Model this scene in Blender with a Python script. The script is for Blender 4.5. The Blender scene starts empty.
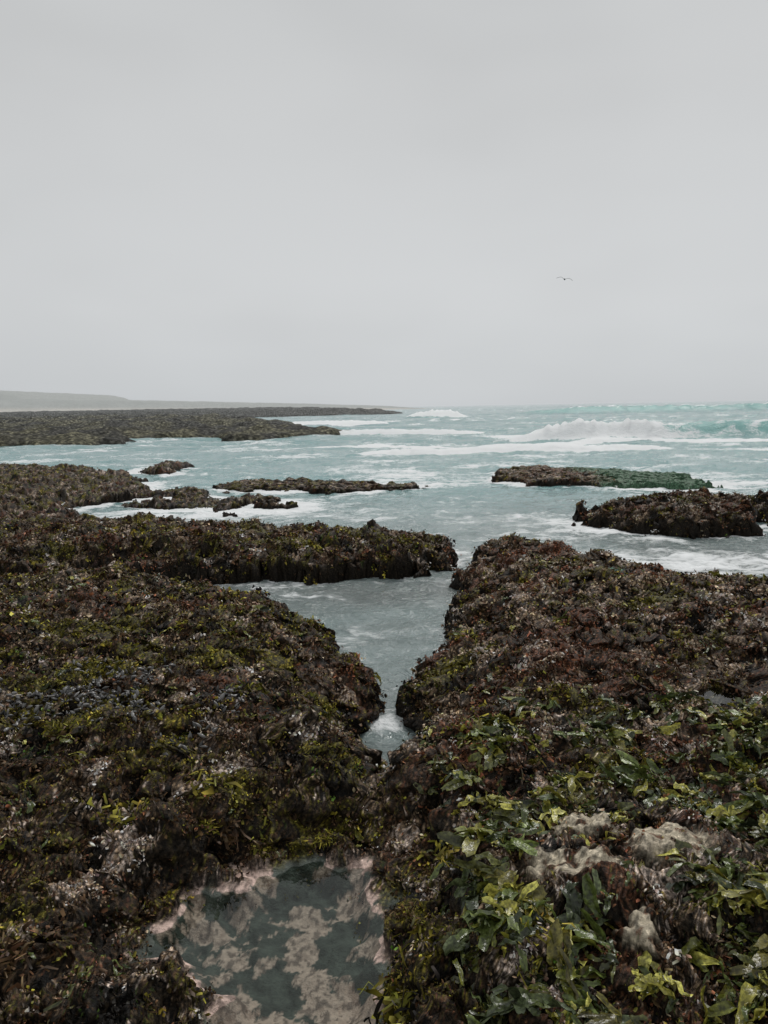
import bpy, math, numpy as np
rng=np.random.default_rng(7)
# ------------------------------------------------------------------ noise
_perm=np.tile(rng.permutation(1024),2).astype(np.int64)
_ga=rng.uniform(0,2*np.pi,1024); _gx=np.cos(_ga).astype(np.float32); _gy=np.sin(_ga).astype(np.float32)
def pn(x,y,seed=0):
    x=np.asarray(x,dtype=np.float64)+seed*17.31; y=np.asarray(y,dtype=np.float64)-seed*9.73
    xi=np.floor(x).astype(np.int64); yi=np.floor(y).astype(np.int64)
    fx=(x-xi).astype(np.float32); fy=(y-yi).astype(np.float32)
    u=fx*fx*fx*(fx*(fx*6-15)+10); v=fy*fy*fy*(fy*(fy*6-15)+10)
    def g(ix,iy,dx,dy):
        h=_perm[_perm[ix&1023]+(iy&1023)]
        return _gx[h]*dx+_gy[h]*dy
    a=g(xi,yi,fx,fy); b=g(xi+1,yi,fx-1,fy); c=g(xi,yi+1,fx,fy-1); d=g(xi+1,yi+1,fx-1,fy-1)
    a=a+u*(b-a); c=c+u*(d-c)
    return (a+v*(c-a))*1.5
def fbm(x,y,o=4,seed=0,gain=.5):
    r=0;a=1.;f=1.
    for i in range(o):
        r=r+a*pn(x*f,y*f,seed+i*3); a*=gain; f*=2.03
    return r
def ss(a,b,x):
    t=np.clip((x-a)/(b-a),0,1); return t*t*(3-2*t)
def sd(X,Y,poly):
    P=np.array(poly,float); n=len(P); m=np.full(X.shape,1e9); ins=np.zeros(X.shape,bool)
    for i in range(n):
        ax,ay=P[i]; bx,by=P[(i+1)%n]; ex,ey=bx-ax,by-ay
        wx=X-ax; wy=Y-ay
        t=np.clip((wx*ex+wy*ey)/(ex*ex+ey*ey+1e-12),0,1)
        m=np.minimum(m,(wx-ex*t)**2+(wy-ey*t)**2)
        c=((ay>Y)!=(by>Y))
        if abs(ey)>1e-9: ins^= c&(X<ax+ex*(Y-ay)/ey)
    return np.where(ins,1,-1)*np.sqrt(m)
# ------------------------------------------------------------------ plan of the shore (metres, x right, y seaward)
FG=[(-14,8.9),(-6.88,8.87),(-4.36,8.6),(-3.72,8.5),(-2.93,8.4),(-2.05,8.1),(-1.4,7.6),(-0.83,7.1),(-0.49,6.5),(-0.33,5.92),(-0.01,5.34),(0.04,5.04),(-0.11,4.75),(-0.16,4.6),(-0.02,4.3),(0.14,4.58),(0.1,5.13),(0.31,6.01),(0.59,7.16),(0.94,8.76),(1.15,9.8),(1.8,10.1),(2.4,9.2),(2.9,8.6),(3.3,8.2),(3.8,7.9),(4.1,8.0),(4.4,8.7),(4.9,9.1),(6.25,9.0),(9,8.8),(16,8),(16,-1),(-14,-1)]
LEDGE=[(-14,8),(-7,8.3),(-4.6,8.7),(-3.54,9.36),(-2.25,9.15),(-1.02,9.05),(-0.06,9.35),(0.71,9.76),(0.95,10.26),(.8,10.8),(.2,11.3),(-.9,11.6),(-1.85,12.2),(-2.66,12.7),(-3.9,13.5),(-5.2,14.3),(-6.4,15.2),(-7.4,17.5),(-22,18)]
CF=[(-34,38.3),(-14.68,29.9),(-12.36,29.6),(-9.03,25.6),(-6.51,21.42),(-5.93,18.26),(-6.31,17.2),(-7.2,16.3),(-8.5,15.0),(-30,16)]
C2=[(-8.9,26.9),(-8.92,29.6),(-7.1,28.0),(-7.0,24.9)]
C3=[(-6.69,20.24),(-5.45,20.53),(-3.73,18.2),(-2.6,16.2),(-3.33,15.6),(-5.33,17.0)]
DD=[(-4.56,20.38),(-4.1,21.94),(-2.42,22.23),(-0.89,20.6),(0.97,20.5),(0.79,19.4),(-1.07,19.0),(-2.12,19.57),(-3.09,19.3)]
D2=[(-2.88,17.08),(-2.5,17.59),(-1.95,16.77),(-2.19,16.12)]
E=[(3.07,21.12),(3.5,23.6),(5.05,24.2),(6.58,23.0),(8.24,21.31),(8.31,18.63),(7.48,18.09),(5.47,19.36),(3.6,20.2)]
F=[(3.65,13.85),(4.21,14.6),(5.33,14.9),(6.28,14.8),(7.04,14.2),(6.51,12.91),(5.71,11.68),(4.79,11.7),(3.9,12.4),(3.53,12.93)]
F2=[(7.33,15.0),(8.16,15.8),(9.1,15.2),(8.28,13.52),(7.2,13.43)]
G=[(-95,50),(-40.6,45.92),(-25.32,51.12),(-20.05,47.99),(-17.85,52.51),(-14.01,59.32),(-9.96,53.98),(-4.2,56.04),(-1.2,62),(-10,74.67),(-9,90),(-17,110),(-45,150),(-140,150)]
HD=[(-150,190),(-63,198),(-32.85,205),(2,224),(6.6,232),(3,250),(-30,300),(-150,320)]
POOL=[(-0.90,2.60),(-0.76,2.76),(-0.60,2.92),(-0.41,3.0),(-0.21,3.02),(-0.04,3.04),(0.02,2.86),(0.0,2.41),(-0.03,2.11),(-0.20,1.8),(-0.52,1.83),(-0.58,2.25),(-0.84,2.36)]
POOL2=[(1.74,4.28),(1.92,4.40),(2.06,4.2),(1.87,3.98),(1.66,4.08)]
BARN=[(.60,2.36,.15,.10),(.72,2.68,.13,.08),(1.0,2.52,.18,.12),(.74,2.10,.08,.06)]
def barn(x,y):
    wx=x+.05*fbm(x*9,y*9,2,57); wy=y+.05*fbm(x*9,y*9,2,58); r=0
    for a,b,c,d in BARN: r=np.maximum(r,1-ss(.6,1.15,np.sqrt(((wx-a)/c)**2+((wy-b)/d)**2)))
    return r
def warp(X,Y,a=1.,s=1.):
    wx=X+a*(.18*fbm(X*1.3/s,Y*1.3/s,2,11)+.10*fbm(X*5/s,Y*5/s,3,12))
    wy=Y+a*(.18*fbm(X*1.3/s,Y*1.3/s,2,21)+.10*fbm(X*5/s,Y*5/s,3,22))
    return wx,wy
def hib(x,y): return .35-np.abs(fbm(x*6,y*6,2,33))
def lumps(X,Y):
    return (.08*fbm(X*.8,Y*.8,2,31)+.12*(np.abs(fbm(X*2.4,Y*2.4,2,32))-.25)
            +.085*hib(X,Y)+.036*(.4-np.abs(pn(X*17,Y*17,34)))+.017*fbm(X*45,Y*45,2,35))
def prof(d,edge,top,w,w2):
    return -.5+(edge+.5)*ss(-w,w,d)+(top-edge)*ss(0,w2,d)
def shore_h(X,Y):
    k=.45+.55*ss(4.5,7,Y)
    wx,wy=warp(X,Y); wx=X+(wx-X)*k; wy=Y+(wy-Y)*k
    dF=sd(wx,wy,FG); h=prof(dF,.15+.04*ss(6,9,Y),.48-.10*ss(7.5,9.5,Y)-.12*ss(6.5,8,Y)*ss(2.2,3.2,X),.16,.9)
    L=lumps(X,Y); B=barn(X,Y)
    h=h+.13*np.exp(-((X-1.5)**2/.35+(Y-9.2)**2/.7))*(dF>0)
    h=h+.08*np.exp(-((X+1.2)**2/1.4+(Y-5.6)**2/1.0))*(dF>0)
    cx=-.03+.05*np.sin(Y*5); h=h-.17*np.exp(-((X-cx)/.13)**2)*ss(2.9,3.3,Y)*(1-ss(4.5,4.9,Y))*ss(0,.1,dF)
    h=h+.10*np.exp(-((X-.75)**2/.25+(Y-2.35)**2/.12))+.05*B
    Lb=.03*fbm(X*10,Y*10,3,133)-.012*np.abs(pn(X*32,Y*32,134))
    m=ss(-.08,.2,dF); h=h+(L*(1-B)+Lb*B)*m
    dL=sd(wx+.22*fbm(X*2,Y*2,2,23),wy+.30*fbm(X*1.6,Y*2,3,24),LEDGE); hl=prof(dL,.20,.38-.22*ss(10.6,13,Y)*ss(-9,-5,X)-.12*ss(12,15,Y),.16,.7)+(L*1.2+.09*fbm(X*1.5,Y*2.5,2,25))*ss(-.05,.3,dL)
    hl=np.where(dL>-.3,hl,-.5); h=np.maximum(h,hl)
    far=Y>13
    if far.any():
        x,y=wx[far],wy[far]; 
        x=x+.8*fbm(x*.5,y*.5,4,41); y=y+1.1*fbm(x*.5,y*.5,4,42)
        a=prof(sd(x,y,CF),.05,.25,.3,3.)
        for q,t in ((C2,.20),(C3,.06)):
            a=np.maximum(a,prof(sd(x,y,q),.02,t,.2,.6))
        a=a+(L[far]*1.1+.13*fbm(X[far]*.5,Y[far]*.9,3,44))*ss(-.5,-.1,a)
        h[far]=np.maximum(h[far],a)
    dp=sd(X+.10*fbm(X*4,Y*4,3,51),Y+.10*fbm(X*4,Y*4,3,52),POOL)
    near=1-ss(0,.4,-dp)
    h=h*(1-near)+near*np.maximum(.25+L*.6+.12*ss(0,.35,-dp),.20)
    h=np.where(dp>0,.24-.10*ss(0,.18,dp)+.022*fbm(X*8,Y*8,4,53)*ss(0,.1,dp),h)
    d2=sd(X+.05*pn(X*7,Y*7,54),Y+.05*pn(X*7,Y*7,55),POOL2)
    n2=1-ss(0,.3,-d2); h=h*(1-n2)+n2*(.45+L*.3)
    h=np.where(d2>0,.44-.07*ss(0,.06,d2),h)
    return h,dF,dp
# ------------------------------------------------------------------ colour of the weed
DB=(.075,.044,.022);RB=(.19,.078,.040);OL=(.165,.145,.022);MU=(.42,.33,.045);GR=(.085,.15,.025);PK=(.80,.65,.55);PU=(.15,.08,.07);TE=(.12,.26,.20);BK=(.010,.008,.006);TN=(.44,.31,.20)
PAL=np.array([DB,RB,OL,MU,GR,PK,PU,TE,BK,TN])
def weed_idx(x,y,z,r):
    n=len(x); S=np.zeros((10,n))
    right=ss(-.1,.3,x-.05*y)
    near=1-ss(3.2,4.5,y)
    n1=fbm(x*1.3,y*1.3,4,61); n2=fbm(x*2.2,y*2.2,3,62); n3=fbm(x*2.8,y*2.8,3,63); n4=fbm(x*4,y*4,3,64)
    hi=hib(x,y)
    S[0]=.95; S[8]=.75+.9*n2-2.2*hi  # black favoured in crevices: shade painted into the weed colour
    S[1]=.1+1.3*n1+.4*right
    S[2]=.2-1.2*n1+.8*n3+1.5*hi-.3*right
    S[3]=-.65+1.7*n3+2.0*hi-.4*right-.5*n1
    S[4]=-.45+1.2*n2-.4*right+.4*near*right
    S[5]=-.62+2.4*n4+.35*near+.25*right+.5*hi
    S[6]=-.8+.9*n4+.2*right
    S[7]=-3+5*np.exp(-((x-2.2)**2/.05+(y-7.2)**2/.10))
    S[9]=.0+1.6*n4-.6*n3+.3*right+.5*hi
    S=S+r.gumbel(0,.30,(10,n))
    return S.argmax(0)
# ------------------------------------------------------------------ mesh helper
def make_mesh(name,V,Fq,mat,col=None,smooth=True,attrs=None):
    V=np.asarray(V,np.float32).reshape(-1,3); Fq=np.asarray(Fq,np.int32)
    me=bpy.data.meshes.new(name); k=Fq.shape[1]; n=len(Fq)
    me.vertices.add(len(V)); me.vertices.foreach_set("co",V.ravel())
    me.loops.add(n*k); me.loops.foreach_set("vertex_index",Fq.ravel())
    me.polygons.add(n); me.polygons.foreach_set("loop_start",np.arange(0,n*k,k,dtype=np.int32))
    if smooth: me.polygons.foreach_set("use_smooth",np.ones(n,bool))
    me.update(calc_edges=True)
    if col is not None:
        a=me.attributes.new("col",'FLOAT_COLOR','POINT')
        c=np.ones((len(V),4),np.float32); c[:,:3]=col; a.data.foreach_set("color",c.ravel())
    for kk,vv in (attrs or {}).items():
        a=me.attributes.new(kk,'FLOAT','POINT'); a.data.foreach_set("value",np.asarray(vv,np.float32).ravel())
    ob=bpy.data.objects.new(name,me); bpy.context.scene.collection.objects.link(ob)
    if mat: me.materials.append(mat)
    return ob
def grid_faces(r,c):
    i=np.arange(r*c).reshape(r,c)
    return np.stack([i[:-1,:-1],i[:-1,1:],i[1:,1:],i[1:,:-1]],-1).reshape(-1,4)
# ------------------------------------------------------------------ materials
def newmat(name):
    m=bpy.data.materials.new(name); m.use_nodes=True; nt=m.node_tree
    return m,nt,nt.nodes["Principled BSDF"]
def N(nt,t,**kw):
    n=nt.nodes.new(t)
    for k,v in kw.items():
        if k in n.inputs.keys(): n.inputs[k].default_value=v
        else: setattr(n,k,v)
    return n
def mixc(nt,f,a,b,bt='MIX'):
    n=nt.nodes.new('ShaderNodeMix'); n.data_type='RGBA'; n.blend_type=bt
    for s,v in ((0,f),(6,a),(7,b)):
        if hasattr(v,'links'): nt.links.new(v,n.inputs[s])
        else: n.inputs[s].default_value=v if s==0 else (*v,1) if len(v)==3 else v
    return n.outputs[2]
def mth(nt,op,a,b=None,c=None,clamp=False):
    n=nt.nodes.new('ShaderNodeMath'); n.operation=op; n.use_clamp=clamp
    for s,v in enumerate((a,b,c)):
        if v is None: continue
        if hasattr(v,'links'): nt.links.new(v,n.inputs[s])
        else: n.inputs[s].default_value=v
    return n.outputs[0]
def mrange(nt,v,a,b,c=0.,d=1.):
    n=N(nt,'ShaderNodeMapRange'); n.interpolation_type='SMOOTHSTEP'
    nt.links.new(v,n.inputs[0])
    for i,q in zip((1,2,3,4),(a,b,c,d)): n.inputs[i].default_value=q
    return n.outputs[0]
def rock_mat(name,scale=1.,rough=.5,bump=.8,bd=.012):
    m,nt,p=newmat(name); L=nt.links
    a=N(nt,'ShaderNodeAttribute',attribute_name='col'); tc=N(nt,'ShaderNodeTexCoord'); sm=N(nt,'ShaderNodeAttribute',attribute_name='submerged')
    n1=N(nt,'ShaderNodeTexNoise',Scale=75*scale,Detail=3.,Roughness=.7); L.new(tc.outputs['Object'],n1.inputs['Vector'])
    n2=N(nt,'ShaderNodeTexVoronoi',Scale=48*scale); L.new(tc.outputs['Object'],n2.inputs['Vector'])
    f=mrange(nt,n1.outputs[0],.3,.7,.2,2.)
    v=mrange(nt,n2.outputs['Distance'],.0,.7,1.3,.3)
    c=mixc(nt,1.,mixc(nt,1.,a.outputs['Color'],f,'MULTIPLY'),v,'MULTIPLY')
    c=mixc(nt,sm.outputs['Fac'],c,a.outputs['Color'])
    L.new(c,p.inputs['Base Color'])
    b=N(nt,'ShaderNodeBump',Strength=bump,Distance=bd)
    L.new(n1.outputs[0],b.inputs['Height']); L.new(b.outputs[0],p.inputs['Normal'])
    p.inputs['Roughness'].default_value=rough
    p.inputs['Specular IOR Level'].default_value=.14
    return m
M_rock=rock_mat("weedy_rock")
M_far=rock_mat("far_rock",.06,.8,.5,.1)
def weed_mat(name,rough,spec,trans):
    m,nt,p=newmat(name); L=nt.links
    a=N(nt,'ShaderNodeAttribute',attribute_name='col'); c=a.outputs['Color']
    if trans>0:
        tc=N(nt,'ShaderNodeTexCoord')
        n1=N(nt,'ShaderNodeTexNoise',Scale=90.,Detail=3.); L.new(tc.outputs['Object'],n1.inputs['Vector'])
        c=mixc(nt,1.,c,mrange(nt,n1.outputs[0],.3,.7,.45,1.5),'MULTIPLY')
        b=N(nt,'ShaderNodeBump',Strength=.6,Distance=.005); L.new(n1.outputs[0],b.inputs['Height']); L.new(b.outputs[0],p.inputs['Normal'])
    L.new(c,p.inputs['Base Color']); p.inputs['Roughness'].default_value=rough; p.inputs['Specular IOR Level'].default_value=spec
    if trans>0:
        t=N(nt,'ShaderNodeBsdfTranslucent'); L.new(c,t.inputs[0]); mx=N(nt,'ShaderNodeMixShader'); mx.inputs[0].default_value=trans
        L.new(p.outputs[0],mx.inputs[1]); L.new(t.outputs[0],mx.inputs[2]); L.new(mx.outputs[0],nt.nodes['Material Output'].inputs[0])
    return m
M_weed=weed_mat("weed_turf",.45,.14,0)
M_leaf=weed_mat("weed_blade",.28,.5,.12)
M_mussel=weed_mat("mussel_shell",.3,.5,0)
# ------------------------------------------------------------------ terrain
R,Cn=1150,1000
ys=.9*np.exp(np.linspace(0,math.log(42/.9),R)); us=np.linspace(-.8,.8,Cn)
Y,U=np.meshgrid(ys,us,indexing='ij'); X=U*(Y+.6)
Z,dF,dp=shore_h(X,Y)
def rock_colour(X,Y,Z,dp=None,big=True):
    x,y=X.ravel(),Y.ravel(); z=Z.ravel()
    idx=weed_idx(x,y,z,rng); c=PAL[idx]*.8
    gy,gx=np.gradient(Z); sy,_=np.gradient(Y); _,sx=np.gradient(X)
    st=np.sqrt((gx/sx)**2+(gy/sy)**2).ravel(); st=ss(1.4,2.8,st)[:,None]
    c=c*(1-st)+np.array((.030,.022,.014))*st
    if big:
        b=barn(x,y)*ss(-.5,-.15,fbm(x*16,y*16,3,71)); b=b[:,None]
        pit=(1-.65*ss(.0,.45,fbm(x*38,y*38,2,75)))[:,None]
        c=c*(1-b)+np.array((.70,.61,.46))*pit*(.7+.4*rng.random(len(x)))[:,None]*b
    wet=1-ss(.02,.14,z); c=c*(1-.5*wet[:,None])
    if dp is not None:
        q=ss(-.01,.04,dp.ravel())
        pm=ss(.02,.14,fbm(x*4.5,y*4.5,6,172,.62)+.02*rng.normal(size=len(x)))
        sp=ss(.0,.35,fbm(x*34,y*34,3,74))*.6
        floor=np.array((.10,.115,.10))*(1+.5*fbm(x*16,y*16,3,73))[:,None]*(1-pm[:,None])+np.array((.78,.58,.50))*(pm*(1-sp))[:,None]
        c=c*(1-q[:,None])+np.clip(floor,0,.8)*q[:,None]
    return c
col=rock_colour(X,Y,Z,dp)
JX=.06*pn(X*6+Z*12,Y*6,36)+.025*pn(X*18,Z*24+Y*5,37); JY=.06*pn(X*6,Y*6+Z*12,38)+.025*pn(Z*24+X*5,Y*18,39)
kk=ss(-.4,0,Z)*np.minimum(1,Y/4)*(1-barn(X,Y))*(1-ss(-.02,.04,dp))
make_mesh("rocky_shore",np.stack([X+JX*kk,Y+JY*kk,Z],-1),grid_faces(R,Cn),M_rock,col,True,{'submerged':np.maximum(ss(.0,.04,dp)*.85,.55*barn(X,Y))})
def islet(name,polys,bb,res,wa,ws,tint=1.,mat=None,colf=None,rough=1.):
    x=np.arange(bb[0],bb[1],res); y=np.arange(bb[2],bb[3],res); Yg,Xg=np.meshgrid(y,x,indexing='ij')
    wx,wy=warp(Xg,Yg,wa,ws); h=np.full(Xg.shape,-.5)
    for p,e,t,w,w2 in polys:
        d=sd(wx,wy,p); h=np.maximum(h,prof(d,e,t,w,w2)+rough*lumps(Xg,Yg)*ss(-w,w2*.3,d))
    c=rock_colour(Xg,Yg,h,None,False)*tint
    if colf is not None: c=colf(Xg.ravel(),Yg.ravel(),h.ravel(),c)
    jx=.08*pn(Xg*6+h*10,Yg*6,36); jy=.08*pn(Xg*6,Yg*6+h*10,38)
    make_mesh(name,np.stack([Xg+jx,Yg+jy,h],-1),grid_faces(len(y),len(x)),mat or M_rock,c)
    return lambda a,b:(lambda W:np.max([prof(sd(W[0],W[1],p),e,t,w,w2)+rough*lumps(a,b)*ss(-w,w2*.3,sd(W[0],W[1],p)) for p,e,t,w,w2 in polys],0))(warp(a,b,wa,ws))
hD=islet("low_reef_rock",[(DD,.03,.11,.25,.5),(D2,.03,.10,.1,.3)],(-5.6,2,15.5,23),.03,3,2,1.,None,None,.8)
def greenE(x,y,h,c):
    g=ss(5.0,5.8,x+.6*fbm(x,y*1.0,2,81))[:,None]; v=(.6+.5*rng.random(len(x)))[:,None]
    return c*(1-g)+np.array((.13,.25,.15))*v*g
hE=islet("flat_reef_rock",[(E,.10,.20,.18,.8)],(2.3,9.2,17,25.2),.03,2.4,2,1.2,None,greenE,.7)
hF=islet("sea_rock",[(F,.18,.36,.22,.6)],(2.8,7.8,10.8,15.8),.022,2.2,1.5,.9,None,None,1.4)
hF2=islet("sea_rock",[(F2,.18,.30,.2,.7)],(6.6,9.8,12.8,16.6),.022,1.6,1.4,.9,None,None,1.1)
# distant land
def farland(name,poly,bb,nx,ny,top,wa,colr,haze,mat=M_far):
    x=np.linspace(bb[0],bb[1],nx); y=np.linspace(bb[2],bb[3],ny); Yg,Xg=np.meshgrid(y,x,indexing='ij')
    wx=Xg+wa*fbm(Xg/wa/3,Yg/wa/3,4,91); wy=Yg+wa*fbm(Xg/wa/3,Yg/wa/3,4,92)
    d=sd(wx,wy,poly); t=top(Xg,Yg)
    h=-.6+(.3+.6)*ss(-.6,.6,d)+(t-.3)*ss(0,wa*3,d)+.40*fbm(Xg*.35,Yg*.35,5,93)*ss(-.5,1.5,d)
    n=fbm(Xg*.25,Yg*.12,4,94).ravel()[:,None]
    c=np.array(colr[0])*(1-ss(-.3,.4,n))+np.array(colr[1])*ss(-.3,.4,n)
    hz=haze(Xg,Yg).ravel()[:,None]; c=c*(1-hz)+np.array((.42,.44,.44))*hz  # distance haze painted into the surface colour
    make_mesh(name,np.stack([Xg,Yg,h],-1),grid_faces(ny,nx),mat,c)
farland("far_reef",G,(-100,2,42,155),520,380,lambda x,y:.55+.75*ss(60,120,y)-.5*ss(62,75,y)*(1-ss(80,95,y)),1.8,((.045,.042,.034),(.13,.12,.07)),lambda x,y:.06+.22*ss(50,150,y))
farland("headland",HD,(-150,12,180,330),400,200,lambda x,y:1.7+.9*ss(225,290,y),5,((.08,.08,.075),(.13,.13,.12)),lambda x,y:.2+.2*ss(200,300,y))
x=np.linspace(-700,60,500); y=np.linspace(540,900,80); Yg,Xg=np.meshgrid(y,x,indexing='ij')
crest=np.interp(x,[-700,-310,-297,-290,-200,-80,0,30,60],[26,21,18,14,11,6.5,3.,.5,-1])
h=-1+(crest+1)[None,:]*ss(545,640,Yg+8*fbm(Xg*.03,Yg*.03,3,95))+.5*fbm(Xg*.05,Yg*.05,4,96)
hh=(h/np.maximum(crest[None,:],1)).ravel()[:,None]
c=np.array((.66,.64,.60))*(1-ss(.3,.55,hh))+np.array((.49,.51,.50))*ss(.3,.55,hh)  # sandy foot; slope tone paled, haze painted into it
make_mesh("hills",np.stack([Xg,Yg,h],-1),grid_faces(80,500),M_far,c,True,{'submerged':np.full(Xg.shape,.6)})
# ------------------------------------------------------------------ small turf seaweed (one mass)
def normals(hf,x,y,e=.01):
    h0=hf(x,y); gx=(hf(x+e,y)-h0)/e; gy=(hf(x,y+e)-h0)/e
    n=np.stack([-gx,-gy,np.ones_like(gx)],-1); n/=np.linalg.norm(n,axis=1,keepdims=True)
    return h0,n
def turf(hf,x,y,scale,idx=None,nb=9,seed=1,lw=1.,steeponly=False):
    r=np.random.default_rng(seed)
    h,n=normals(hf,x,y)
    ok=(h>.02)
    if steeponly: ok&=n[:,2]<.6
    x,y,h,n,scale=x[ok],y[ok],h[ok],n[ok],scale[ok]
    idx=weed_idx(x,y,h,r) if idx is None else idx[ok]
    k=len(x); P0=np.stack([x,y,h-.003],-1)
    m=k*nb; rep=np.repeat(np.arange(k),nb)
    sc=scale[rep]*r.uniform(.5,1.5,k)[rep]
    dirv=r.normal(size=(m,3)); dirv/=np.linalg.norm(dirv,axis=1,keepdims=True)
    nn=n[rep]; dirv=dirv+nn*.5
    steep=(1-nn[:,2:3]); dirv[:,2:3]-=.7*steep
    dirv/=np.linalg.norm(dirv,axis=1,keepdims=True)
    side=np.cross(dirv,r.normal(size=(m,3))); side/=np.linalg.norm(side,axis=1,keepdims=True)
    up=np.cross(side,dirv)
    Ln=(.0115*sc*r.uniform(.5,1.5,m))[:,None]*(1+.15*steep); W=(.0036*lw*sc*r.uniform(.4,1.7,m))[:,None]
    base=P0[rep]+r.normal(size=(m,3))*np.array((.013,.013,.003))*sc[:,None]
    mid=base+dirv*Ln*.55+up*Ln*r.normal(0,.2,(m,1)); tip=base+dirv*Ln+up*Ln*r.normal(0,.45,(m,1)); tip[:,2]-=.2*Ln[:,0]
    s2=side+up*r.normal(0,.8,(m,1))
    V=np.stack([base-side*W*.5,base+side*W*.5,mid-s2*W*1.1,mid+s2*W*1.1,tip-s2*W*1.0,tip+side*W*.7],1)
    c=PAL[idx][rep]*r.uniform(.4,1.65,(m,1))*r.uniform(.55,1.5,k)[rep][:,None]
    c=c*(1-.12*r.normal(size=(m,3))*.5)
    cv=np.stack([c*.22,c*.22,c*.95,c*.95,c*1.75,c*1.75],1)  # blade bases darkened to paint in occlusion between blades
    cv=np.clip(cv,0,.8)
    b=(np.arange(m)*6)[:,None]; Fq=np.concatenate([b+np.array([[0,1,3,2]]),b+np.array([[2,3,5,4]])])
    return V.reshape(-1,3),Fq,cv.reshape(-1,3)
def sclf(y): return np.clip(y/4.2,.8,1.75)
def sample_shore(n,y0,y1,wmax=.66):
    yy=rng.uniform(y0,y1,n*5); w=(yy+.5)/(sclf(yy)**2); yy=yy[rng.random(len(yy))<w/w.max()][:n]
    xx=rng.uniform(-wmax,wmax,len(yy))*(yy+.5)
    return xx,yy
hs=lambda a,b:shore_h(a,b)[0]
Vs=[];Fs=[];Cs=[];off=0
def push(t):
    global off
    V,Fq,c=t; Vs.append(V);Fs.append(Fq+off);Cs.append(c);off+=len(V)
x1,y1=sample_shore(100000,1.5,14)
dpp=sd(x1,y1,POOL); d22=sd(x1,y1,POOL2)
thin=fbm(x1*3,y1*3,3,121)
k=(dpp<.0)&(d22<0.01)&~((barn(x1,y1)>.15)&(rng.random(len(x1))<.95))&(rng.random(len(x1))<.65+.9*thin); x1,y1=x1[k],y1[k]
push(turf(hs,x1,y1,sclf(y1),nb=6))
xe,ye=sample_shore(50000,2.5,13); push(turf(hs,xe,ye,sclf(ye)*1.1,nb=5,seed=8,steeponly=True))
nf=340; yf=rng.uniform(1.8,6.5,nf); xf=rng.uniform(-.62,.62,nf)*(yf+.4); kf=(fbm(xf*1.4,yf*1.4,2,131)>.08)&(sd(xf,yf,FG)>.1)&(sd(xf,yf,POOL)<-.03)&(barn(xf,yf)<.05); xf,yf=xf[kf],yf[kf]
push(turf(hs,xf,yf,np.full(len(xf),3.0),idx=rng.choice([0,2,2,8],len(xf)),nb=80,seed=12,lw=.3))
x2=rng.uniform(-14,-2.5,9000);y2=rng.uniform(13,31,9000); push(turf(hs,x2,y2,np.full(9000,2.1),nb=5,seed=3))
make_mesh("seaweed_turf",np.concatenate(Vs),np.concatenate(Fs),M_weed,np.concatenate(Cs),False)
Vs=[];Fs=[];Cs=[];off=0
for hf,bb,n,s in ((hF,(3,7.4,11.2,15.3),9000,1.6),(hF2,(6.8,9.4,13,16.2),3500,1.6),(hD,(-5.4,1.8,15.8,22.8),3500,1.6),(hE,(2.6,5.9,17.5,24.8),3500,1.6)):
    xx=rng.uniform(bb[0],bb[1],n);yy=rng.uniform(bb[2],bb[3],n)
    push(turf(hf,xx,yy,np.full(n,s),nb=6,seed=n))
make_mesh("reef_seaweed_turf",np.concatenate(Vs),np.concatenate(Fs),M_weed,np.concatenate(Cs)*.85,False)
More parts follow.
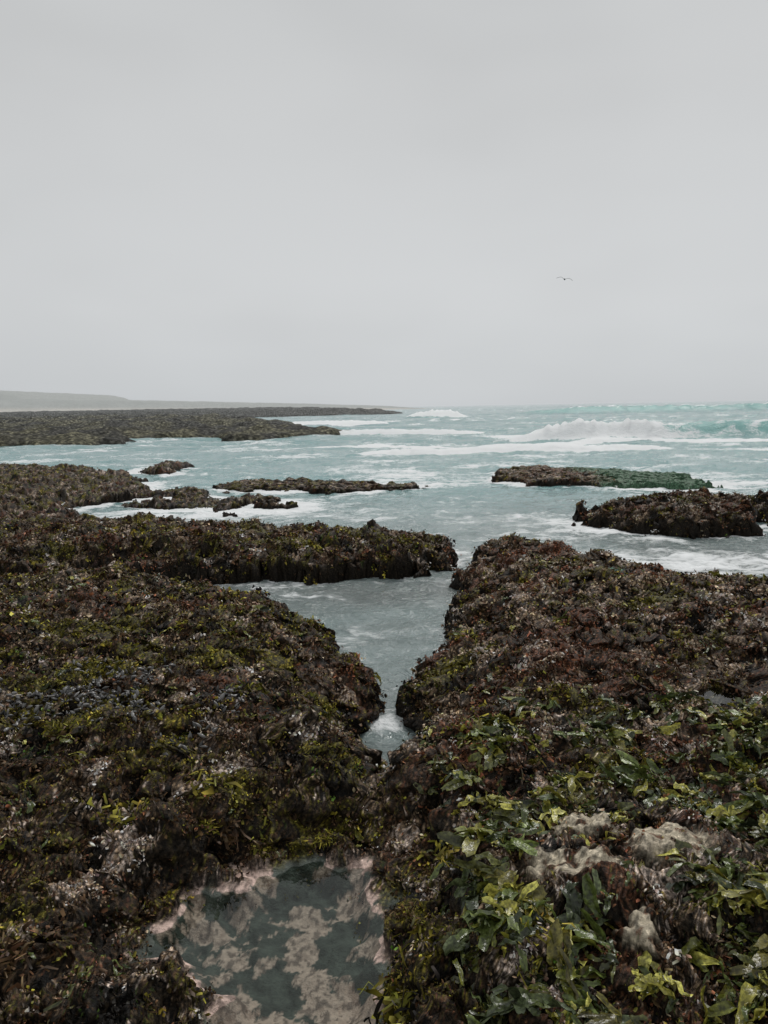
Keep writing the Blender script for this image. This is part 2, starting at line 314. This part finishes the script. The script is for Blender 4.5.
# ------------------------------------------------------------------ broad seaweed blades
def blades(x,y,n,size,cols,seed=5,lift=.010):
    r=np.random.default_rng(seed); h,nm=normals(hs,x,y,.03); k=len(x)
    nm=nm+np.array((0,0,.5)); nm/=np.linalg.norm(nm,axis=1,keepdims=True)
    m=k*n; rep=np.repeat(np.arange(k),n)
    az0=r.uniform(0,6.28,k)[rep]; az=az0+r.normal(0,.6,m)
    d=np.stack([np.cos(az),np.sin(az),np.zeros(m)],-1); nn=nm[rep]; d-=nn*(d*nn).sum(1,keepdims=True); d/=np.linalg.norm(d,axis=1,keepdims=True)
    el=r.uniform(-.05,.55,m)[:,None]; dd=d*np.cos(el)+nn*np.sin(el); uu=nn*np.cos(el)-d*np.sin(el)
    sdv=np.cross(dd,uu); roll=r.normal(0,.5,m)[:,None]; s2=sdv*np.cos(roll)+uu*np.sin(roll); u2=uu*np.cos(roll)-sdv*np.sin(roll)
    Ln=size[rep]*r.uniform(.6,1.4,m); W=Ln*r.uniform(.12,.25,m)
    S=np.linspace(0,1,9); T=np.array([-1,-.5,0,.5,1.])
    prof_=np.array([.15,.45,.72,.9,1.,1.02,1.0,.9,.6])
    base=np.stack([x,y,h+lift],-1)[rep]+r.normal(size=(m,3))*np.array((.02,.02,.006))
    V=np.zeros((m,9,5,3)); bend=r.uniform(.3,1.5,m); ph=r.uniform(0,6.28,(m,3)); fold=r.uniform(-.4,.8,m); crv=r.normal(0,.35,m)
    for i,s in enumerate(S):
        for j,t in enumerate(T):
            w=W*prof_[i]*t*(1+.25*np.sin(11*s+ph[:,0]+2*t))
            zz=-bend*Ln*s*s*.6+fold*abs(t)*W*prof_[i]*.8+(Ln*.09)*np.abs(t)*np.sin(10*s+ph[:,1]+3*t)+Ln*.06*np.sin(7*s+ph[:,2])
            V[:,i,j]=base+dd*(Ln*s)[:,None]+s2*(w+crv*Ln*s*s)[:,None]+u2*zz[:,None]
    ci=r.integers(0,len(cols),k)[rep]; ci=np.where(r.random(m)<.3,r.integers(0,len(cols),m),ci)
    c=np.array(cols)[ci]*r.uniform(.5,1.5,(m,1)); cv=np.repeat(c[:,None],45,1)
    tt=np.abs(np.tile(T,9)); cv=cv*(.7+.6*tt)[None,:,None]
    g=np.arange(45).reshape(9,5); q=np.stack([g[:-1,:-1],g[:-1,1:],g[1:,1:],g[1:,:-1]],-1).reshape(-1,4)
    Fq=(np.arange(m)*45)[:,None,None]+q[None]
    return V.reshape(-1,3),Fq.reshape(-1,4),cv.reshape(-1,3)
LC=[(.055,.075,.022),(.08,.105,.024),(.145,.155,.026),(.27,.25,.04),(.085,.105,.045),(.09,.095,.03),(.04,.052,.024),(.13,.115,.025),(.11,.14,.035),(.38,.36,.08)]
Vs=[];Fs=[];Cs=[];off=0
n=1900; xx=rng.uniform(.12,2.3,n); yy=rng.uniform(1.6,3.9,n)
m=fbm(xx*2.6,yy*2.6,3,101); dens=ss(-.28,.3,m+.25*(1-ss(2.8,3.5,yy)))*(1-ss(.0,.2,barn(xx,yy)))*ss(.1,.35,xx-.02)
for a,b,c_,d_ in BARN: dens=dens*ss(1.0,1.7,np.sqrt(((xx-a)/c_)**2+((yy-b)/d_)**2))
k=rng.random(n)<dens*.9; push(blades(xx[k],yy[k],7,rng.uniform(.035,.09,k.sum()),LC))
n=900; yy=rng.uniform(1.8,8,n); xx=rng.uniform(-.7,.7,n)*(yy+.4); k=(fbm(xx*1.5,yy*1.5,3,103)>.06)&(sd(xx,yy,FG)>.1)&(sd(xx,yy,POOL)<-.03)
for a,b,c_,d_ in BARN: k&=np.sqrt(((xx-a)/c_)**2+((yy-b)/d_)**2)>1.3
push(blades(xx[k],yy[k],4,rng.uniform(.022,.052,k.sum())*np.clip(yy[k]/4,1,1.5),LC,9))
make_mesh("sea_lettuce",np.concatenate(Vs),np.concatenate(Fs),M_leaf,np.concatenate(Cs),True)
# ------------------------------------------------------------------ mussels
n=2200; xm=rng.uniform(-3.2,-.75,n); ym=3.98+.22*rng.normal(size=n)+.12*np.sin(xm*3); k=fbm(xm*2,ym*2,2,105)>-.2; xm,ym=xm[k],ym[k]
h,nm=normals(hs,xm,ym,.02); m=len(xm)
th_=np.linspace(0,2*np.pi,9)[:-1]; sr=np.linspace(0,1,6); T=[]
for s in sr:
    rr=math.sin(math.pi*min(max(s,.02),.985)**.75)**.8
    for a in th_: T.append((s-.5,math.cos(a)*rr*.24,math.sin(a)*rr*.17))
T=np.array(T)
A=rng.normal(size=(m,3)); A[:,2]=np.abs(A[:,2])*.8+.1; A/=np.linalg.norm(A,axis=1,keepdims=True)
B=np.cross(A,rng.normal(size=(m,3))); B/=np.linalg.norm(B,axis=1,keepdims=True); Cc=np.cross(A,B)
sz=rng.uniform(.025,.05,m)
V=np.stack([xm,ym,h+.014],-1)[:,None]+sz[:,None,None]*(T[None,:,0:1]*A[:,None]+T[None,:,1:2]*B[:,None]+T[None,:,2:3]*Cc[:,None])
q=[]
for i in range(5):
    for j in range(8): q.append((i*8+j,i*8+(j+1)%8,(i+1)*8+(j+1)%8,(i+1)*8+j))
Fq=(np.arange(m)*48)[:,None,None]+np.array(q)[None]
c=np.repeat((np.array((.070,.068,.066))*(rng.uniform(.1,1.9,(m,1))**2+.12))[:,None],48,1)
make_mesh("mussel_bed",V,Fq.reshape(-1,4),M_mussel,c.reshape(-1,3))
# ------------------------------------------------------------------ sea
R,Cn=1000,560
ys=1.0*np.exp(np.linspace(0,math.log(7000/1.),R)); 
us=np.linspace(-.8,.8,Cn)
Y,U=np.meshgrid(ys,us,indexing='ij'); X=U*(Y+1)*(1+1.0*ss(300,3000,Y))
a1=ss(11,24,Y); a2=ss(28,50,Y); a3=ss(120,400,Y)
Z=.024*fbm(X*2.2,Y*2.6,4,201,.6)*(1-a2)+.06*a1*(1-.3*a2)*fbm(X*.7,Y*1.3,3,202)+.22*a2*fbm(X*.12,Y*.35,4,203)*(1-a3)+.45*a3*fbm(X*.03,Y*.08,3,204)*(1-ss(800,2500,Y))
foam=np.zeros_like(Z)-.32
foam+=.60*a1*fbm(X*.25,Y*.4,4,211)+.23*a1*(1-ss(40,80,Y))+.10*a2
foam+=.32*(Y>50)*ss(.2,.6,fbm(X*.05,Y*.14,4,212))
nr=Y<34; x,y=X[nr],Y[nr]; wx,wy=warp(x,y)
dn=np.full(x.shape,9.); 
for p in (FG,LEDGE,CF,C2,C3,DD,D2,E,F,F2): dn=np.minimum(dn,-sd(wx,wy,p))
fr=1.0*np.exp(-np.maximum(dn,0)/.45)*ss(-.3,.25,fbm(x*.9,y*.9,3,213)+.25*ss(9,14,y))*(.42+.58*ss(7,12,y)); foam[nr]+=fr
def spot(x0,y0,sx,sy,a):
    global foam
    foam=foam+a*np.exp(-(((X-x0)/sx)**2+((Y-y0)/sy)**2))
spot(4.2,9.9,2.6,1.2,.72); spot(10.5,20,2.4,2.,.5); spot(0,4.85,.2,.35,.3); spot(2.6,13.,1.4,2.5,.4); spot(-4.5,16,2.5,1.8,.6); spot(-1,15,3,2.5,.36); spot(2,26,8,4,.2); spot(-.3,6.9,.5,.6,.26); spot(.6,8.8,.3,1.,.25); spot(7,17,3,1.,.45); spot(-1.5,8.5,1.3,.35,.35)
crestm=np.zeros_like(Z)
def ridge(x0,x1,yc,A,fs,bs,ramp,foamx,seed,fw=1.):
    global Z,foam,crestm
    win=ss(x0,x0+ramp,X)*(1-ss(x1-ramp,x1,X)); c=yc+.9*fbm(X*.12,X*0+seed,3,seed)*fw+.03*(X-x0)
    s=Y-c; hgt=np.where(s<0,np.exp(-(s/fs)**2),np.exp(-(s/bs)**2))*A*win*(1+.25*pn(X*.4,X*0,seed+2))
    Z=Z+hgt; rel=hgt/max(A,.01)
    fm=(1-ss(foamx[0],foamx[1],X+1.2*fbm(X*.3,Y*.8,3,seed+9)))
    if A>.6: crestm=np.maximum(crestm,ss(.1,.5,rel)*(1-.5*fm)); foam=foam-.35*np.exp(-((s+fs*2.6)/(fs*1.2))**2)*win  # foam thinned before the crest, painting a teal shadow at its foot
    foam=foam+1.6*ss(.06,.3,rel)*fm*(s<.8*bs)+ .8*ss(.80,.97,rel)*(s<.6*bs)*ss(-.2,.2,pn(X*.5,Y*.5,seed+4)) +(-.28+.5*fbm(X*.9,Y*1.5,3,seed+11))*ss(.2,.6,rel)*(1-fm)*(s<0)
    Z=Z+.32*A*np.abs(fbm(X*1.3,Y*1.3,4,seed+6))*ss(.2,.6,rel)*(.12+.88*fm)
ridge(6.0,36,43.5,.92,.85,2.6,5,(14.,18.5),301)
ridge(-8,60,39,.12,.5,1.5,8,(30,40),371,2)
ridge(15,60,52,.8,1.2,3,8,(10,12),311)
ridge(3,17,142,1.2,2,6,5,(16,22),321,3)
ridge(-6,9,60,.35,.8,3,4,(8,12),331)
ridge(22,120,165,1.4,4,10,20,(20,30),341,3)
ridge(-2,14,34,.22,.5,2,4,(12,16),351)
ridge(-60,200,95,.35,3,7,20,(0,1),361,3)
def sea_mat():
    m,nt,p=newmat("sea_water"); L=nt.links
    tc=N(nt,'ShaderNodeTexCoord'); g=N(nt,'ShaderNodeAttribute',attribute_name='foam'); dd=N(nt,'ShaderNodeAttribute',attribute_name='shelf'); cm=N(nt,'ShaderNodeAttribute',attribute_name='crest')
    mp=N(nt,'ShaderNodeMapping'); mp.inputs['Scale'].default_value=(.7,1.,1.); L.new(tc.outputs['Object'],mp.inputs[0])
    n1=N(nt,'ShaderNodeTexNoise',Scale=2.2,Detail=6.,Roughness=.7,Distortion=.8); L.new(mp.outputs[0],n1.inputs[0])
    n2=N(nt,'ShaderNodeTexNoise',Scale=11.,Detail=3.,Roughness=.6); L.new(mp.outputs[0],n2.inputs[0])
    n3=N(nt,'ShaderNodeTexNoise',Scale=.25,Detail=3.,Roughness=.6); L.new(mp.outputs[0],n3.inputs[0])
    s=mth(nt,'ADD',g.outputs['Fac'],mth(nt,'MULTIPLY_ADD',n1.outputs[0],2.2,-1.1)); s=mth(nt,'ADD',s,mth(nt,'MULTIPLY_ADD',n2.outputs[0],.7,-.35))
    fo=mrange(nt,s,.02,.62)
    deep=mixc(nt,dd.outputs['Fac'],(.17,.195,.19),(.17,.335,.34))
    deep=mixc(nt,mrange(nt,n3.outputs[0],.35,.65),deep,mixc(nt,.4,deep,(.32,.44,.44)))
    deep=mixc(nt,cm.outputs['Fac'],deep,(.19,.42,.40))
    c=mixc(nt,fo,deep,(.84,.86,.87)); L.new(c,p.inputs['Base Color'])
    L.new(mrange(nt,fo,0,1,.08,.7),p.inputs['Roughness']); p.inputs['IOR'].default_value=1.33
    b=N(nt,'ShaderNodeBump',Strength=1.,Distance=.10); L.new(mth(nt,'MULTIPLY_ADD',n2.outputs[0],.45,n1.outputs[0]),b.inputs['Height'])
    L.new(b.outputs[0],p.inputs['Normal'])
    return m
make_mesh("sea",np.stack([X,Y,Z],-1),grid_faces(R,Cn),sea_mat(),None,True,{'foam':foam,'shelf':ss(9,22,Y),'crest':crestm})
# tide pools
def pool_mat():
    m=bpy.data.materials.new("pool_water"); m.use_nodes=True; nt=m.node_tree; nt.nodes.remove(nt.nodes["Principled BSDF"]); L=nt.links
    t=N(nt,'ShaderNodeBsdfTransparent'); t.inputs[0].default_value=(.76,.82,.79,1); g=N(nt,'ShaderNodeBsdfGlossy',Roughness=.02); fr=N(nt,'ShaderNodeFresnel',IOR=1.45)
    tc=N(nt,'ShaderNodeTexCoord'); n=N(nt,'ShaderNodeTexNoise',Scale=16.,Detail=2.); L.new(tc.outputs['Object'],n.inputs[0]); b=N(nt,'ShaderNodeBump',Strength=.12,Distance=.01); L.new(n.outputs[0],b.inputs['Height'])
    L.new(b.outputs[0],g.inputs['Normal']); L.new(b.outputs[0],fr.inputs['Normal'])
    mx=N(nt,'ShaderNodeMixShader'); L.new(fr.outputs[0],mx.inputs[0]); L.new(t.outputs[0],mx.inputs[1]); L.new(g.outputs[0],mx.inputs[2]); L.new(mx.outputs[0],nt.nodes['Material Output'].inputs[0])
    return m
MP=pool_mat()
def poolmesh(x0,x1,y0,y1,z):
    make_mesh("tide_pool_water",np.array([(x0,y0,z),(x1,y0,z),(x1,y1,z),(x0,y1,z)]),np.array([[0,1,2,3]]),MP)
poolmesh(-1.1,.22,1.6,3.3,.222); poolmesh(1.55,2.15,3.9,4.5,.425)
# ------------------------------------------------------------------ gull
import bmesh
def gull(loc):
    m,nt,p=newmat("gull_feathers"); tc=N(nt,'ShaderNodeTexCoord'); n=N(nt,'ShaderNodeTexNoise',Scale=6.); nt.links.new(tc.outputs['Object'],n.inputs[0])
    nt.links.new(mixc(nt,n.outputs[0],(.10,.10,.10),(.3,.3,.3)),p.inputs['Base Color']); p.inputs['Roughness'].default_value=.8
    bm=bmesh.new()
    st=[(-.34,.02,.0),(-.22,.05,.0),(-.05,.085,.0),(.1,.08,.01),(.2,.05,.03),(.27,.05,.045),(.32,.035,.045),(.35,.012,.035),(.40,.005,.03)]
    rings=[]
    for x,r,z in st: rings.append([bm.verts.new((x,r*math.cos(a)*(2.0 if x<-.3 else 1),z+r*math.sin(a)*(.3 if x<-.3 else 1))) for a in np.linspace(0,2*np.pi,9)[:-1]])
    for a,b in zip(rings,rings[1:]):
        for i in range(8): bm.faces.new((a[i],a[(i+1)%8],b[(i+1)%8],b[i]))
    bm.faces.new(rings[0]); bm.faces.new(rings[-1][::-1])
    for sgn in (-1,1):
        W=[(.05,.0,.02,.12),(.25,.04,.13,.12),(.42,.05,.16,.10),(.6,.0,.08,.075),(.78,-.08,-.02,.02)]
        pr=None
        for yv,x,z,ch in W:
            cur=[bm.verts.new((x+ch*.6,sgn*yv,z)),bm.verts.new((x,sgn*yv,z+.018)),bm.verts.new((x-ch,sgn*yv,z-.01)),bm.verts.new((x,sgn*yv,z-.012))]
            if pr:
                for i in range(4): bm.faces.new((pr[i],pr[(i+1)%4],cur[(i+1)%4],cur[i]))
            pr=cur
        bm.faces.new(pr)
    bmesh.ops.recalc_face_normals(bm,faces=bm.faces)
    me=bpy.data.meshes.new("seagull"); bm.to_mesh(me); bm.free(); me.materials.append(m)
    for q in me.polygons: q.use_smooth=True
    o=bpy.data.objects.new("seagull",me); o.location=loc; o.rotation_euler=(math.radians(12),0,math.radians(75)); bpy.context.scene.collection.objects.link(o)
gull((17.45,75,13.75))
# ------------------------------------------------------------------ sky and light
w=bpy.data.worlds.new("World"); bpy.context.scene.world=w; w.use_nodes=True; nt=w.node_tree; bg=nt.nodes['Background']; L=nt.links
sky=N(nt,'ShaderNodeTexSky'); sky.sky_type='NISHITA'; sky.sun_disc=False; sky.sun_elevation=math.radians(52); sky.sun_rotation=math.radians(20)
hs_=N(nt,'ShaderNodeHueSaturation',Saturation=.15); L.new(sky.outputs[0],hs_.inputs['Color'])
sc=mixc(nt,1.,hs_.outputs[0],(.08,.08,.08),'MULTIPLY')
tc=N(nt,'ShaderNodeTexCoord'); sp=N(nt,'ShaderNodeSeparateXYZ'); L.new(tc.outputs['Generated'],sp.inputs[0])
mp=N(nt,'ShaderNodeMapping'); mp.inputs['Scale'].default_value=(1,1,2.5); L.new(tc.outputs['Generated'],mp.inputs[0])
n=N(nt,'ShaderNodeTexNoise',Scale=1.6,Detail=3.,Roughness=.5); L.new(mp.outputs[0],n.inputs[0])
cr=N(nt,'ShaderNodeValToRGB'); L.new(sp.outputs[2],cr.inputs[0]); e=cr.color_ramp.elements
e[0].position=0; e[0].color=(.565,.59,.61,1); e[1].position=.65; e[1].color=(.53,.545,.55,1)
q=e.new(.12); q.color=(.605,.62,.63,1); q=e.new(.35); q.color=(.575,.585,.59,1)
cloud=mixc(nt,1.,cr.outputs[0],mrange(nt,n.outputs[0],.3,.7,.94,1.06),'MULTIPLY')
L.new(mixc(nt,.90,sc,cloud),bg.inputs[0]); bg.inputs[1].default_value=1.0
sl=bpy.data.lights.new("sun","SUN"); sl.energy=1.5; sl.angle=math.radians(14); sl.color=(1,.97,.93)
so=bpy.data.objects.new("sun",sl); bpy.context.scene.collection.objects.link(so)
so.rotation_euler=(math.radians(-38),0,math.radians(-20))
# ------------------------------------------------------------------ camera
cd=bpy.data.cameras.new("camera"); cam=bpy.data.objects.new("camera",cd); bpy.context.scene.collection.objects.link(cam); bpy.context.scene.camera=cam
cd.sensor_fit='VERTICAL'; cd.sensor_height=24; cd.lens=24*770/1024; cd.clip_end=20000; cd.clip_start=.05
from mathutils import Matrix
cam.matrix_world=Matrix.Translation((0,0,2.1))@Matrix.Rotation(math.radians(90-7.76),4,'X')@Matrix.Rotation(math.radians(-1.03),4,'Z')
s=bpy.context.scene; s.view_settings.view_transform='Standard'; s.view_settings.look='None'; s.view_settings.exposure=0
